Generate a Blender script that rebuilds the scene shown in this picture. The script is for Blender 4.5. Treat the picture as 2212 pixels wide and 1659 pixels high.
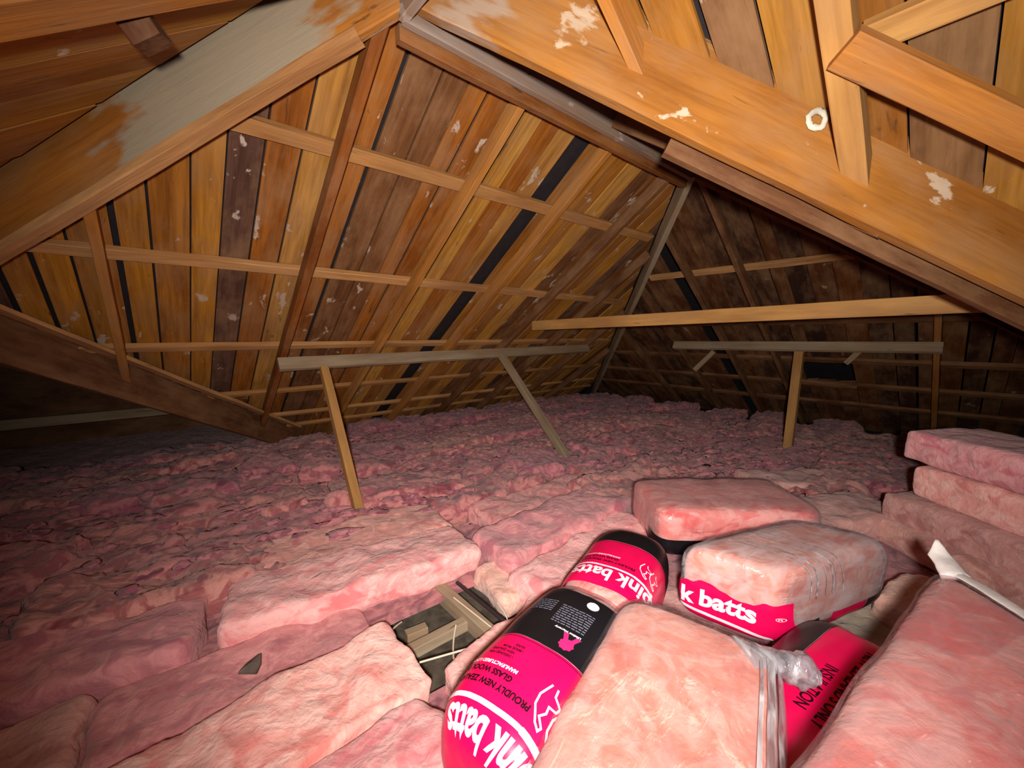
import bpy, bmesh, math, random
from mathutils import Vector, Matrix, noise
import numpy as np
random.seed(7)
for o in list(bpy.data.objects): bpy.data.objects.remove(o)
sc = bpy.context.scene
COL = sc.collection

# ------------------------------------------------------------------ camera
# world: X runs along the far wing's ridge, Y across it, z = 0 is the top of the laid insulation
EYE = Vector((0, 0, 1.54))
TH = math.radians(7.0)
FWD = Vector((.660 * math.cos(TH), .751 * math.cos(TH), -math.sin(TH)))
cam_d = bpy.data.cameras.new('camera'); cam = bpy.data.objects.new('camera', cam_d); COL.objects.link(cam)
cam.location = EYE
cam.rotation_euler = FWD.to_track_quat('-Z', 'Y').to_euler()
cam_d.sensor_width = 36; cam_d.lens = 870 / 2212 * 36; cam_d.clip_start = .01
sc.camera = cam

# ------------------------------------------------------------------ world and light
w = bpy.data.worlds.new('world'); sc.world = w; w.use_nodes = True
w.node_tree.nodes['Background'].inputs[0].default_value = (.02, .017, .02, 1)
w.node_tree.nodes['Background'].inputs[1].default_value = .1
ld = bpy.data.lights.new('phone_torch', 'SPOT')
ld.energy = 720; ld.spot_size = math.radians(131); ld.spot_blend = 1.0; ld.shadow_soft_size = .05
ld.color = (1.0, .96, .90)
lo = bpy.data.objects.new('phone_torch', ld); COL.objects.link(lo)
lo.location = Vector((-.13, -.17, 1.60))
TARGET = Vector((2.22, 2.08, 1.55))
lo.rotation_euler = (TARGET - lo.location).to_track_quat('-Z', 'Y').to_euler()
vs = sc.view_settings
vs.view_transform = 'Standard'; vs.look = 'None'; vs.gamma = 1; vs.use_curve_mapping = False
vs.exposure = 0.0

# ------------------------------------------------------------------ materials
def srgb(r, g, b):
    f = lambda c: (c / 255 / 12.92) if c / 255 <= .04045 else ((c / 255 + .055) / 1.055) ** 2.4
    return (f(r), f(g), f(b), 1)

class NT:
    def __init__(s, name):
        s.m = bpy.data.materials.new(name); s.m.use_nodes = True
        s.t = s.m.node_tree; s.n = s.t.nodes; s.l = s.t.links
        s.b = s.n['Principled BSDF']; s.out = s.n['Material Output']
    def new(s, kind, **kw):
        x = s.n.new(kind)
        for k, v in kw.items(): setattr(x, k, v)
        return x
    def put(s, node, i, v):
        if hasattr(v, 'is_output') or isinstance(v, bpy.types.NodeSocket): s.l.new(v, node.inputs[i])
        else: node.inputs[i].default_value = v
    def noise(s, vec, scale, detail=4, rough=.55, dist=0):
        x = s.new('ShaderNodeTexNoise'); s.put(x, 'Vector', vec); s.put(x, 'Scale', scale); s.put(x, 'Detail', detail)
        s.put(x, 'Roughness', rough); s.put(x, 'Distortion', dist); return x.outputs['Fac']
    def ramp(s, fac, stops, interp='LINEAR'):
        x = s.new('ShaderNodeValToRGB'); s.put(x, 'Fac', fac); x.color_ramp.interpolation = interp
        e = x.color_ramp.elements
        while len(e) < len(stops): e.new(.5)
        for k, (p, c) in zip(e, stops): k.position = p; k.color = c if len(c) == 4 else (*c, 1)
        return x.outputs[0]
    def mix(s, fac, a, b, mode='MIX'):
        x = s.new('ShaderNodeMix', data_type='RGBA', blend_type=mode); s.put(x, 0, fac); s.put(x, 6, a); s.put(x, 7, b); return x.outputs[2]
    def math(s, op, a, b=0.0, clamp=False):
        x = s.new('ShaderNodeMath', operation=op, use_clamp=clamp); s.put(x, 0, a); s.put(x, 1, b); return x.outputs[0]
    def map(s, vec, scale, loc=(0, 0, 0)):
        x = s.new('ShaderNodeMapping'); s.put(x, 'Vector', vec); s.put(x, 'Scale', scale); s.put(x, 'Location', loc); return x.outputs[0]
    def objvec(s):
        """object coordinates shifted by a random amount for each object"""
        tc = s.new('ShaderNodeTexCoord'); oi = s.new('ShaderNodeObjectInfo')
        k = s.math('MULTIPLY', oi.outputs['Random'], 57.0)
        v = s.new('ShaderNodeVectorMath', operation='ADD'); s.put(v, 0, tc.outputs['Object'])
        cb = s.new('ShaderNodeCombineXYZ'); s.put(cb, 0, k); s.put(cb, 1, k); s.put(cb, 2, k)
        s.l.new(cb.outputs[0], v.inputs[1])
        return v.outputs[0], oi.outputs['Random'], tc.outputs['Object']
    def bump(s, h, strength=.3, dist=.01):
        x = s.new('ShaderNodeBump'); s.put(x, 'Height', h); s.put(x, 'Strength', strength); s.put(x, 'Distance', dist)
        s.l.new(x.outputs[0], s.b.inputs['Normal'])

def wood(name, tones, blotch=.62, blotch_col=(150, 135, 125), rough=.75, grain=.5, patch=None, dust=(150, 112, 84)):
    """tones: list of sRGB tuples picked per object; grain runs along local x"""
    k = NT(name); vec, rnd, raw = k.objvec()
    n = len(tones)
    base = k.ramp(rnd, [((i + .0) / n, srgb(*t)) for i, t in enumerate(tones)], 'CONSTANT') if n > 1 else None
    if base is None:
        base = k.new('ShaderNodeRGB').outputs[0]; base.default_value = srgb(*tones[0])
    g1 = k.noise(k.map(vec, (1.1, 16, 16)), 2.2, 6, .6, .6)
    g2 = k.noise(k.map(vec, (.9, 4, 4)), 1.4, 3, .5)
    c = k.mix(k.ramp(g1, [(.30, (1, 1, 1)), (.62, (0, 0, 0))]), base, k.mix(1.0, base, (.42, .33, .28, 1), 'MULTIPLY'))
    c = k.mix(grain, base, c)
    c = k.mix(k.ramp(g2, [(.38, (0, 0, 0)), (.68, (.75, .75, .75))]), c, k.mix(1.0, c, (.55, .45, .42, 1), 'MULTIPLY'))
    # dark resin streaks
    g3 = k.noise(k.map(vec, (1.3, 7, 7)), 1.7, 4, .6, 1.2)
    c = k.mix(k.ramp(g3, [(.66, (0, 0, 0)), (.72, (.8, .8, .8))]), c, (.035, .014, .008, 1))
    # pale chalky blotches
    b1 = k.noise(k.map(vec, (2.2, 3.6, 3.6)), 1.6, 5, .62, .3)
    c = k.mix(k.ramp(b1, [(blotch, (0, 0, 0)), (blotch + .035, (.9, .9, .9))]), c, srgb(*blotch_col))
    du = k.noise(k.map(vec, (1.2, 2.5, 2.5)), 1.9, 5, .65)
    c = k.mix(k.ramp(du, [(.42, (0, 0, 0)), (.70, (.55, .55, .55))]), c, srgb(*dust))
    if patch:      # an old pale limewash area: (x from, x to, colour)
        sx = k.new('ShaderNodeSeparateXYZ'); k.put(sx, 0, raw)
        wob = k.math('MULTIPLY', k.math('SUBTRACT', k.noise(k.map(vec, (2, 6, 6)), 1.5, 4), .5), 1.3)
        xx = k.math('ADD', sx.outputs[0], wob)
        m = k.math('MULTIPLY', k.math('MULTIPLY', k.math('SUBTRACT', xx, patch[0]), 6, True), k.math('MULTIPLY', k.math('SUBTRACT', patch[1], xx), 6, True))
        c = k.mix(k.math('MULTIPLY', m, .85), c, srgb(*patch[2]))
    hs = k.new('ShaderNodeHueSaturation'); k.put(hs, 'Color', c); k.put(hs, 'Hue', .506); k.put(hs, 'Saturation', 1.06); k.put(hs, 'Value', .95)
    k.l.new(hs.outputs[0], k.b.inputs['Base Color'])
    k.put(k.b, 'Roughness', rough); k.put(k.b, 'Specular IOR Level', .25)
    k.bump(k.math('ADD', g1, k.math('MULTIPLY', b1, .6)), .5, .006)
    return k.m

def wool(name, a, b, deep, mott=7.0, bmp=.62):
    k = NT(name); vec, rnd, raw = k.objvec()
    n1 = k.noise(vec, mott, 3, .5, 1.6); n2 = k.noise(vec, 26, 4, .65, .5); n3 = k.noise(k.map(vec, (1, 1.3, 2)), mott * .6, 3, .5, 1.2); n4 = k.noise(vec, 11, 3, .5, 1.0)
    c = k.mix(k.ramp(n1, [(.42, (0, 0, 0)), (.56, (1, 1, 1))]), srgb(*a), srgb(*b))
    c = k.mix(k.ramp(n3, [(.54, (0, 0, 0)), (.66, (.8, .8, .8))]), c, srgb(*deep))
    c = k.mix(k.ramp(n2, [(.55, (0, 0, 0)), (.75, (.3, .3, .3))]), c, k.mix(1.0, c, (.75, .55, .55, 1), 'MULTIPLY'))
    hs = k.new('ShaderNodeHueSaturation'); k.put(hs, 'Color', c)
    k.put(hs, 'Hue', k.math('ADD', .485, k.math('MULTIPLY', rnd, .028)))
    k.put(hs, 'Value', k.math('ADD', .86, k.math('MULTIPLY', rnd, .2)))
    k.l.new(hs.outputs[0], k.b.inputs['Base Color'])
    k.put(k.b, 'Roughness', 1); k.put(k.b, 'Specular IOR Level', .05)
    k.put(k.b, 'Sheen Weight', .25); k.put(k.b, 'Sheen Roughness', .6)
    k.bump(k.math('ADD', k.math('ADD', k.math('MULTIPLY', n1, .6), k.math('MULTIPLY', n4, .7)), k.math('MULTIPLY', n2, .35)), bmp, .035)
    return k.m

def plain(name, rgb, rough=.5, spec=.4, var=.12, bump=.0):
    k = NT(name); vec, rnd, raw = k.objvec()
    n = k.noise(vec, 14, 4)
    c = k.mix(k.ramp(n, [(.35, (0, 0, 0)), (.7, (1, 1, 1))]), srgb(*rgb), k.mix(1.0, srgb(*rgb), (1 - var * 2, 1 - var * 2, 1 - var * 2, 1), 'MULTIPLY'))
    k.l.new(c, k.b.inputs['Base Color']); k.put(k.b, 'Roughness', rough); k.put(k.b, 'Specular IOR Level', spec)
    if bump: k.bump(n, bump, .01)
    return k.m

def film_mat(name, tint=(.97, .96, .97), haze=.05, gloss=.015):
    k = NT(name); vec, rnd, raw = k.objvec()
    tr = k.new('ShaderNodeBsdfTransparent'); tr.inputs[0].default_value = (*tint, 1)
    gl = k.new('ShaderNodeBsdfGlossy'); gl.inputs['Roughness'].default_value = .13; gl.inputs[0].default_value = (1, 1, 1, 1)
    df = k.new('ShaderNodeBsdfDiffuse'); df.inputs[0].default_value = (.82, .8, .84, 1)
    n = k.noise(k.map(vec, (3, 9, 9)), 2.0, 3, .5, .8)
    bp = k.new('ShaderNodeBump'); k.put(bp, 'Height', n); k.put(bp, 'Strength', .45); k.put(bp, 'Distance', .03)
    k.l.new(bp.outputs[0], gl.inputs['Normal'])
    m1 = k.new('ShaderNodeMixShader'); k.put(m1, 0, k.ramp(n, [(.42, (haze * .4,) * 3), (.72, (haze * 2.2,) * 3)])); k.l.new(tr.outputs[0], m1.inputs[1]); k.l.new(df.outputs[0], m1.inputs[2])
    fr = k.new('ShaderNodeFresnel'); fr.inputs[0].default_value = 1.4; k.l.new(bp.outputs[0], fr.inputs['Normal'])
    fac = k.math('ADD', k.math('MULTIPLY', fr.outputs[0], .38), gloss, True)
    m2 = k.new('ShaderNodeMixShader'); k.l.new(fac, m2.inputs[0]); k.l.new(m1.outputs[0], m2.inputs[1]); k.l.new(gl.outputs[0], m2.inputs[2])
    k.l.new(m2.outputs[0], k.out.inputs[0])
    return k.m

M = {}
BT = [(196, 134, 66), (178, 118, 56), (118, 76, 50), (202, 146, 78), (158, 94, 48), (98, 68, 58), (190, 126, 60), (138, 84, 46), (168, 108, 56), (184, 130, 74)]
M['board'] = wood('sarking_board_wood', BT, .625, (186, 165, 150), grain=.75)
M['board_dark'] = wood('dimmed_board_wood', [(92, 52, 30), (72, 43, 30), (108, 60, 32), (62, 38, 28), (96, 56, 34)], .67, (150, 120, 100), grain=.7)  # darker copy of the sarking wood; the dimness of distance is in its colour
M['board_near'] = wood('tan_board_wood', [(166, 110, 56), (150, 94, 48), (172, 120, 62), (128, 92, 64), (158, 102, 52)], .655, (196, 180, 160), grain=.55)
M['rafter'] = wood('rafter_wood', [(180, 116, 66), (168, 104, 60), (184, 122, 70)], .74, (200, 180, 165), grain=.5)
M['red_rafter'] = wood('reddish_rafter_wood', [(140, 80, 44)], .75, (200, 180, 165), grain=.55)
M['batten'] = wood('batten_wood', [(192, 140, 96), (180, 128, 84), (200, 148, 104)], .72, (205, 190, 170), grain=.5)
M['hip'] = wood('hip_wood', [(172, 108, 58)], .70, (180, 160, 146), grain=.5, patch=(.30, 1.70, (150, 138, 120)))
M['valley'] = wood('valley_wood', [(170, 110, 60)], .61, (196, 172, 150), grain=.45, patch=(.15, .6, (160, 136, 120)))
M['ridge'] = wood('ridge_wood', [(150, 132, 122)], .62, (176, 166, 160), grain=.4)
M['ledger'] = wood('brown_plate_wood', [(150, 92, 54)], .75, (196, 170, 150), grain=.55)
M['grey_timber'] = wood('weathered_grey_timber', [(158, 140, 118)], .72, (196, 184, 168), grain=.35)
M['tan_timber'] = wood('tan_timber', [(190, 140, 90)], .73, (220, 206, 190), grain=.35)
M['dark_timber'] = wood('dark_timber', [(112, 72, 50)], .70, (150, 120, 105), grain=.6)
M['dark_block'] = wood('dark_block_wood', [(84, 46, 30)], .75, (120, 90, 70))
M['underlay'] = plain('roof_underlay', (44, 38, 40), .8, .1)
M['floor'] = plain('ceiling_lining', (104, 92, 80), .9, .1, .3)
M['joist'] = wood('joist_wood', [(176, 156, 134)], .68, (200, 186, 168), grain=.4)
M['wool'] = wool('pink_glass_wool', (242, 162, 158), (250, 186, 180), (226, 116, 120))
M['wool_far'] = wool('dimmed_rosy_wool', (168, 94, 100), (206, 134, 130), (116, 50, 66))  # purplish, dirtier wool, darkened further so the colour carries the light's falloff
M['wool_mid'] = wool('rose_glass_wool', (214, 134, 132), (234, 160, 154), (184, 92, 100))
M['wool_dusty'] = wool('dusty_glass_wool', (214, 158, 146), (226, 174, 162), (186, 120, 112))
M['wool_grey'] = wool('grey_loose_fill', (176, 156, 130), (192, 172, 148), (150, 126, 106))
M['wool_core'] = wool('packed_glass_wool', (236, 142, 126), (242, 172, 158), (226, 106, 94), 6.5, .4)
M['film'] = film_mat('clear_film')
M['film_grey'] = film_mat('hazy_film', (.88, .89, .93), .17, .05)
M['film_white'] = film_mat('white_film', (.8, .8, .84), .30, .12)
M['tear'] = plain('torn_white_film', (226, 214, 210), .45, .5, .1, .3)
M['film_fold'] = film_mat('film_fold', (.9, .9, .95), .42, .25)
M['red'] = plain('crimson_print', (236, 8, 84), .32, .5, .04)
M['black'] = plain('black_print', (22, 20, 24), .35, .5, .05)
M['white'] = plain('white_print', (246, 232, 238), .4, .4, .02)
M['ink'] = plain('dark_ink', (30, 4, 16), .5, .3, .02)
M['grey_ink'] = plain('grey_ink', (110, 108, 122), .5, .3, .02)
M['pink_ink'] = plain('pink_ink', (240, 40, 110), .4, .4, .02)
M['cord'] = plain('cream_cord', (226, 208, 184), .6, .3, .05)
M['paper'] = plain('pale_paper', (206, 196, 178), .85, .1, .2)
M['scrap'] = plain('grey_scrap', (120, 104, 94), .85, .1, .2)
M['cable'] = plain('dark_cable', (52, 40, 42), .5, .3, .05)

# ------------------------------------------------------------------ object helpers
def link(name, me, mat=None, parent=None):
    o = bpy.data.objects.new(name, me); COL.objects.link(o)
    if mat is not None: me.materials.append(M[mat])
    if parent is not None: o.parent = parent
    return o
def tag(o, label=None, cat=None, group=None, kind=None):
    if label: o['label'] = label
    if cat: o['category'] = cat
    if group: o['group'] = group
    if kind: o['kind'] = kind
    return o
def empty(name, loc=(0, 0, 0)):
    o = bpy.data.objects.new(name, None); COL.objects.link(o); o.location = loc; o.empty_display_size = .1; return o
def mesh(name, verts, faces, smooth=False):
    me = bpy.data.meshes.new(name); me.from_pydata([tuple(v) for v in verts], [], faces); me.update()
    if smooth: me.polygons.foreach_set('use_smooth', [True] * len(me.polygons))
    return me
def frame(x, up):
    x = Vector(x).normalized(); y = Vector(up).cross(x).normalized(); z = x.cross(y); return x, y, z

def beam(name, p0, p1, w, d, up=(0, 0, 1), mat='rafter', parent=None, rough=.003, seg=None, bev=.004, bow=0):
    """sawn timber from p0 to p1; w across, d along up; slight irregular edges"""
    p0, p1 = Vector(p0), Vector(p1); L = (p1 - p0).length; x, y, z = frame(p1 - p0, up)
    seg = seg or max(3, int(L / .3)); vs_, fs = [], []
    prof = [(-w / 2 + bev, -d / 2), (w / 2 - bev, -d / 2), (w / 2, -d / 2 + bev), (w / 2, d / 2 - bev), (w / 2 - bev, d / 2), (-w / 2 + bev, d / 2), (-w / 2, d / 2 - bev), (-w / 2, -d / 2 + bev)]
    sd = random.random() * 100
    for i in range(seg + 1):
        t = i / seg
        for j, (a, b) in enumerate(prof):
            q = Vector((t * 5 * L + sd, j * .9, sd))
            vs_.append((t * L, a + noise.noise(q) * rough, b + noise.noise(q + Vector((9, 3, 1))) * rough + bow * math.sin(math.pi * t)))
    for i in range(seg):
        for j in range(8):
            k = (j + 1) % 8; fs.append((i * 8 + j, i * 8 + k, (i + 1) * 8 + k, (i + 1) * 8 + j))
    fs.append(tuple(reversed(range(8)))); fs.append(tuple(range(seg * 8, seg * 8 + 8)))
    o = link(name, mesh(name, vs_, fs), mat, None)
    m = Matrix((x, y, z)).transposed().to_4x4(); m.translation = p0
    o.matrix_world = m
    if parent is not None:
        o.parent = parent; o.matrix_parent_inverse = parent.matrix_world.inverted()
    return o

# ------------------------------------------------------------------ the roof planes
K = .68; CS = 1 / math.sqrt(1 + K * K); SN = K * CS
AP = Vector((.99, 1.90, 3.05)); RE = 3.92; EV1 = 6.4; EV2 = 8.4; EV3 = -2.6; EV4 = -3.49; V2 = Vector((1.27, 6.24, .10)); CR = -1.043
class Plane:
    """rafter underside plane: a = horizontal coordinate, r = coordinate down the fall"""
    def __init__(s, ea, eh, z):      # eh: horizontal unit vector down the fall; z(r) height
        s.ea = Vector(ea); s.eh = Vector(eh); s.z = z
        s.eb = Vector((s.eh.x * CS, s.eh.y * CS, -SN)); s.n = Vector((s.eh.x * SN, s.eh.y * SN, CS))
    def at(s, a, r, h=0):
        return s.ea * a + s.eh * r + Vector((0, 0, s.z(r))) + s.n * h
P1 = Plane((1, 0, 0), (0, 1, 0), lambda v: K * (EV1 - v))
P2 = Plane((0, 1, 0), (1, 0, 0), lambda u: K * (EV2 - u))
P3 = Plane((1, 0, 0), (0, -1, 0), lambda r: AP.z - K * (r + AP.y))         # r = -v
P5 = Plane((0, 1, 0), (1, 0, 0), lambda u: AP.z - K * (u - AP.x))
P4 = Plane((0, 1, 0), (-1, 0, 0), lambda r: AP.z - K * (r + AP.x))         # r = -u
P6 = Plane((0, 1, 0), (1, 0, 0), lambda u: V2.z + K * (V2.x - u))
P1t = lambda u: AP.y + (AP.x - u) if u < AP.x else (AP.y if u < RE else AP.y + (u - RE))
P1b = lambda u: V2.y - (V2.x - u) if u < V2.x else EV1 + .25
P2t = lambda v: RE + abs(v - AP.y)
P2b = lambda v: EV2 + .25
P3t = lambda u: -AP.y if u < RE else -(AP.y - (u - RE))
P3b = lambda u: min(-EV3, -(AP.y - (u - AP.x)))
P5t = lambda v: AP.x
P5b = lambda v: AP.x + (AP.y - v)
P4t = lambda v: -AP.x if v < AP.y else (-(AP.x - (v - AP.y)) if v < 3.93 else -CR)
P4b = lambda v: -EV4
P6t = lambda v: CR
P6b = lambda v: V2.x - max(0, V2.y - v)

def boards(parent, pl, a0, a1, top, bot, wid, h, mat, skip=(), gap=(.004, .016), over=.05, th=.02, holes=()):
    """individual sarking boards running down the fall, ends cut to the hips and valleys"""
    a = a0
    while a < a1:
        wd = wid * random.uniform(.78, 1.22); b = min(a + wd, a1)
        g = random.uniform(*gap) if random.random() > .15 else random.uniform(.02, .035)
        mid = (a + b) / 2
        sk = [s for s in skip if s[0] < mid < s[1]]
        if sk: a = sk[0][1] + .01; continue
        for s in skip:
            if a < s[0] < b: b = s[0]
        spans = [(0, 1)]
        t0, t1, b0, b1 = top(a + .001) - over, top(b - g) - over, bot(a + .001), bot(b - g)
        cuts = [(t0, t1, b0, b1)]
        for (ha, hb, hr0, hr1) in holes:
            if ha < mid < hb: cuts = [(t0, t1, hr0 + random.uniform(-.03, .03),) * 1 + (hr0,), (hr1, hr1 + .02, b0, b1)]
        for (t0, t1, b0, b1) in cuts:
            if max(b0 - t0, b1 - t1) < .06: continue
            b0 = max(b0, t0 + .01); b1 = max(b1, t1 + .01)
            o0 = min(t0, t1); hh = h + random.uniform(-.006, .006); tw = random.uniform(-.006, .006)
            w0 = 0; w1 = b - g - a
            q = [((t0 - o0) / CS, w0), ((b0 - o0) / CS, w0), ((b1 - o0) / CS, w1), ((t1 - o0) / CS, w1)]
            dz = [0, tw, tw, 0]; dz = [0, 0, tw, tw]
            V = [(x, y, z) for (x, y), z in zip(q, dz)] + [(x, y, z + th) for (x, y), z in zip(q, dz)]
            F = [(0, 1, 2, 3), (7, 6, 5, 4), (0, 4, 5, 1), (1, 5, 6, 2), (2, 6, 7, 3), (3, 7, 4, 0)]
            o = link('board', mesh('board', V, F), mat)
            m = Matrix((pl.eb, pl.ea, pl.n)).transposed().to_4x4(); m.translation = pl.at(a, o0, hh)
            o.matrix_world = m; o.parent = parent
        a = b

def rafter(pl, a, r0, r1, label, w=.055, d=.11, mat='rafter', h=0, name='rafter', lean=0):
    return tag(beam(name, pl.at(a, r0, h + d / 2), pl.at(a + lean, r1, h + d / 2), w, d, pl.n, mat), label, 'rafter')
def batten(pl, r, a0, a1, label, w=.075, d=.045, h=.13, mat='batten', dr=0, bow=0):
    return tag(beam('batten', pl.at(a0, r, h), pl.at(a1, r + dr, h), d, w, pl.eb, mat, rough=.007, bow=bow), label, 'batten')
BH = .158      # height of the boards above the rafters' underside

ce = empty('ceiling_far_slope'); tag(ce, kind='structure')
boards(ce, P1, -1.0, 8.1, P1t, P1b, .185, BH, 'board', skip=((2.60, 2.745),))
def sheet(parent, pl, poly, h, mat='underlay'):
    V = [pl.at(a, r, h) for a, r in poly]; V += [pl.at(a, r, h + .01) for a, r in poly]; n = len(poly)
    F = [tuple(range(n)), tuple(reversed(range(n, 2 * n)))] + [(i, (i + 1) % n, n + (i + 1) % n, n + i) for i in range(n)]
    o = link('underlay', mesh('underlay', V, F), mat, parent); return o
sheet(ce, P1, [(.99, 1.75), (3.92, 1.75), (8.6, 6.7), (1.27, 6.7), (-1.04, 3.9)], BH + .05)
ce2 = empty('ceiling_end_slope'); tag(ce2, kind='structure')
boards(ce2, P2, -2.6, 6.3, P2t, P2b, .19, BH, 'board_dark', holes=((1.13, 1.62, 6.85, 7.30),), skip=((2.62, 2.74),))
sheet(ce2, P2, [(1.9, 3.75), (6.5, 8.5), (-2.7, 8.5)], BH + .45)
ce3 = empty('ceiling_inner_slope'); tag(ce3, kind='structure')
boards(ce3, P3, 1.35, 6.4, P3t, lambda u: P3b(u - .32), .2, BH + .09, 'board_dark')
sheet(ce3, P3, [(1.5, -1.95), (3.92, -1.95), (8.3, 2.6), (6.0, 2.6)], BH + .14)
ce5 = empty('ceiling_right_slope'); tag(ce5, kind='structure')
boards(ce5, P5, -2.4, 1.88, P5t, lambda v: P5b(v) + .1, .22, .30, 'board_near', gap=(.006, .02))
sheet(ce5, P5, [(1.9, .9), (1.9, .99), (-2.4, 5.3), (-2.4, .9)], .36)
ce4 = empty('ceiling_near_slope'); tag(ce4, kind='structure')
boards(ce4, P4, -2.4, 3.9, P4t, P4b, .27, .29, 'board_near')
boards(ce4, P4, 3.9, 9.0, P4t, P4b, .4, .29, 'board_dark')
sheet(ce4, P4, [(-2.4, -.99), (1.9, -.99), (3.93, 1.043), (9, 1.043), (9, 3.5), (-2.4, 3.5)], .35)
ce6 = empty('ceiling_side_wing_slope'); tag(ce6, kind='structure')
boards(ce6, P6, 3.95, 9.0, P6t, P6b, .35, BH, 'board_dark')
ew = beam('wall_side_wing', (-3.5, 9.0, .6), (1.4, 9.0, .6), .05, 2.4, mat='dark_timber'); tag(ew, kind='structure')
rw = beam('wall_behind', (-3.5, -2.5, 1.2), (6.0, -2.5, 1.2), .05, 4.4, mat='dark_timber'); tag(rw, kind='structure')

# rafters, far slope
R1 = [(-.215, 'tan jack rafter near the far left, from the hip down to the dark beam', 'rafter', .055),
      (.93, 'reddish rafter dropping from the apex where hip, ridge and valley meet', 'red_rafter', .062),
      (1.87, 'second full rafter on the far slope, right of the reddish one', 'rafter', .055),
      (2.82, 'rafter on the far slope beside the dark gap left by a missing board', 'rafter', .058),
      (3.74, 'last full rafter on the far slope before the dark corner rafter', 'dark_timber', .055)]
for a, lb, m, w_ in R1: rafter(P1, a, P1t(a) + .02, P1b(a) + .02, lb, w_, .105, m)
for i, a in enumerate((4.7, 5.65, 6.6)):
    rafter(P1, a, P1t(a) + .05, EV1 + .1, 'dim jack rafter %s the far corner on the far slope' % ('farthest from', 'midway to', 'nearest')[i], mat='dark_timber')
BL = ['uppermost split batten crossing the far slope below the ridge', 'second batten down the far slope, bleached and long', 'third batten down the far slope, just above the T-shaped prop',
      'fourth batten down the far slope, behind the T-shaped prop', 'lowest but one batten on the far slope, near the insulation', 'lowest batten on the far slope, just above the insulation']
for r, lb, i in zip((2.63, 3.54, 4.45, 5.25, 5.82, 6.15), BL, range(6)):
    a0 = max(-1.0, AP.x - (r - AP.y) + .05) if i < 3 else V2.x - (V2.y - r) + .08
    a1 = RE + (r - AP.y) - .1
    batten(P1, r, a0, a1, lb, w=(.10, .085, .075, .06, .05, .05)[i], dr=(-.03, .02, 0, 0, 0, 0)[i])
# rafters, end slope
for i, v in enumerate((.25, 1.85, 2.45, 3.2, 4.05)):
    rafter(P2, v, P2t(v) + .05, EV2 + .1, ('rafter on the dim end slope under the right end of the tie', 'rafter on the end slope left of the dark opening', 'rafter on the end slope just right of the far ridge end',
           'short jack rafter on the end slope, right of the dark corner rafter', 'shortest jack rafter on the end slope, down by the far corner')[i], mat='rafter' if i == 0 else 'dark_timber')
for i, r in enumerate((5.15, 6.05, 6.80, 7.35, 7.85)):
    k = r - RE
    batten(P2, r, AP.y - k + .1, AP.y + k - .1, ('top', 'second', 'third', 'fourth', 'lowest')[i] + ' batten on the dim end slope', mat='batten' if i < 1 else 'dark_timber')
for i, a in enumerate((2.6, 3.5)):
    rafter(P3, a, P3t(a) + .05, P3b(a) - .05, ('nearer' if i == 0 else 'farther') + ' rafter on the hidden slope behind the valley beam', mat='dark_timber')
# rafters, right slope
rafter(P5, .42, AP.x + .05, P5b(.42) - .02, 'tan rafter at top right, coming down onto the valley beam', .095, .12, 'tan_timber', .13)
rafter(P5, 1.12, AP.x + .03, P5b(1.12) - .02, 'short tan rafter at top centre, above the valley beam', .05, .11, h=.14)
rafter(P5, -.66, AP.x + .05, P5b(-.66) - .02, 'rafter at the far right edge on the right slope', .06, .11, h=.14)
batten(P5, 1.90, -1.2, .36, 'pale batten at the top right, crossing the right slope', w=.1, h=.21, mat='tan_timber', d=.05)
tag(beam('brace', P5.at(.40, 1.86, .12), P5.at(-.75, 3.0, .12), .13, .05, P5.n, 'rafter'), 'wide tan brace at top right, parallel to the valley beam', 'brace')
# rafters, near slope
rafter(P4, 1.805, -AP.x, -EV4, 'wide blurred rafter at the top left corner, close overhead', .17, .14, 'rafter', .13)
rafter(P4, .6, -AP.x, -EV4, 'rafter overhead behind the camera on the near slope', .06, .11, h=.14)
# ridge, hips, valleys
tag(beam('ridge_board', (AP.x, AP.y, AP.z + .06), (RE + .05, AP.y, AP.z + .06), .045, .24, mat='ridge'), 'grey ridge board running away from the apex to the far ridge end', 'ridge board')
tag(beam('ledger', (AP.x, AP.y + .06, AP.z - .075), (RE, AP.y + .06, AP.z - .075), .05, .075, mat='ledger'), 'brown strip under the grey ridge board, where the far rafters meet', 'strip')
tag(beam('ridge_board', (AP.x, AP.y, AP.z + .06), (AP.x, -2.4, AP.z + .06), .045, .24, mat='ridge'), 'ridge board overhead, running back from the apex above the frame', 'ridge board')
def diag(name, s0, s1, org, dirv, w, d, dz, mat, label, cat):
    p = lambda s: Vector(org) + Vector((dirv[0] * s, dirv[1] * s, dirv[2] * s)) + Vector((0, 0, dz))
    return tag(beam(name, p(s0), p(s1), w, d, mat=mat, rough=.008), label, cat)
diag('hip_rafter', 0, 3.6, AP, (-1, 1, -K), .055, .42, .215, 'hip', 'broad hip rafter at upper left with a pale limewashed patch', 'hip rafter')
diag('strip', .15, 3.0, AP, (-1, 1, -K), .085, .05, -.005, 'batten', 'tan strip nailed under the hip rafter at upper left', 'strip')
diag('strip', .9, 4.2, (AP.x + .09, AP.y + .09, AP.z), (1, -1, -K), .05, .09, .03, 'dark_timber', 'brown strip behind the foot of the valley beam at upper right', 'strip')
diag('valley_rafter', 0, 4.4, AP, (1, -1, -K), .065, .42, .255, 'valley', 'broad tan valley beam at upper right with white flakes along it', 'valley rafter')
diag('hip_rafter', 0, 4.6, (RE, AP.y, AP.z), (1, 1, -K), .06, .18, .03, 'grey_timber', 'dark grey corner rafter dropping from the far ridge end', 'hip rafter')
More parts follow.
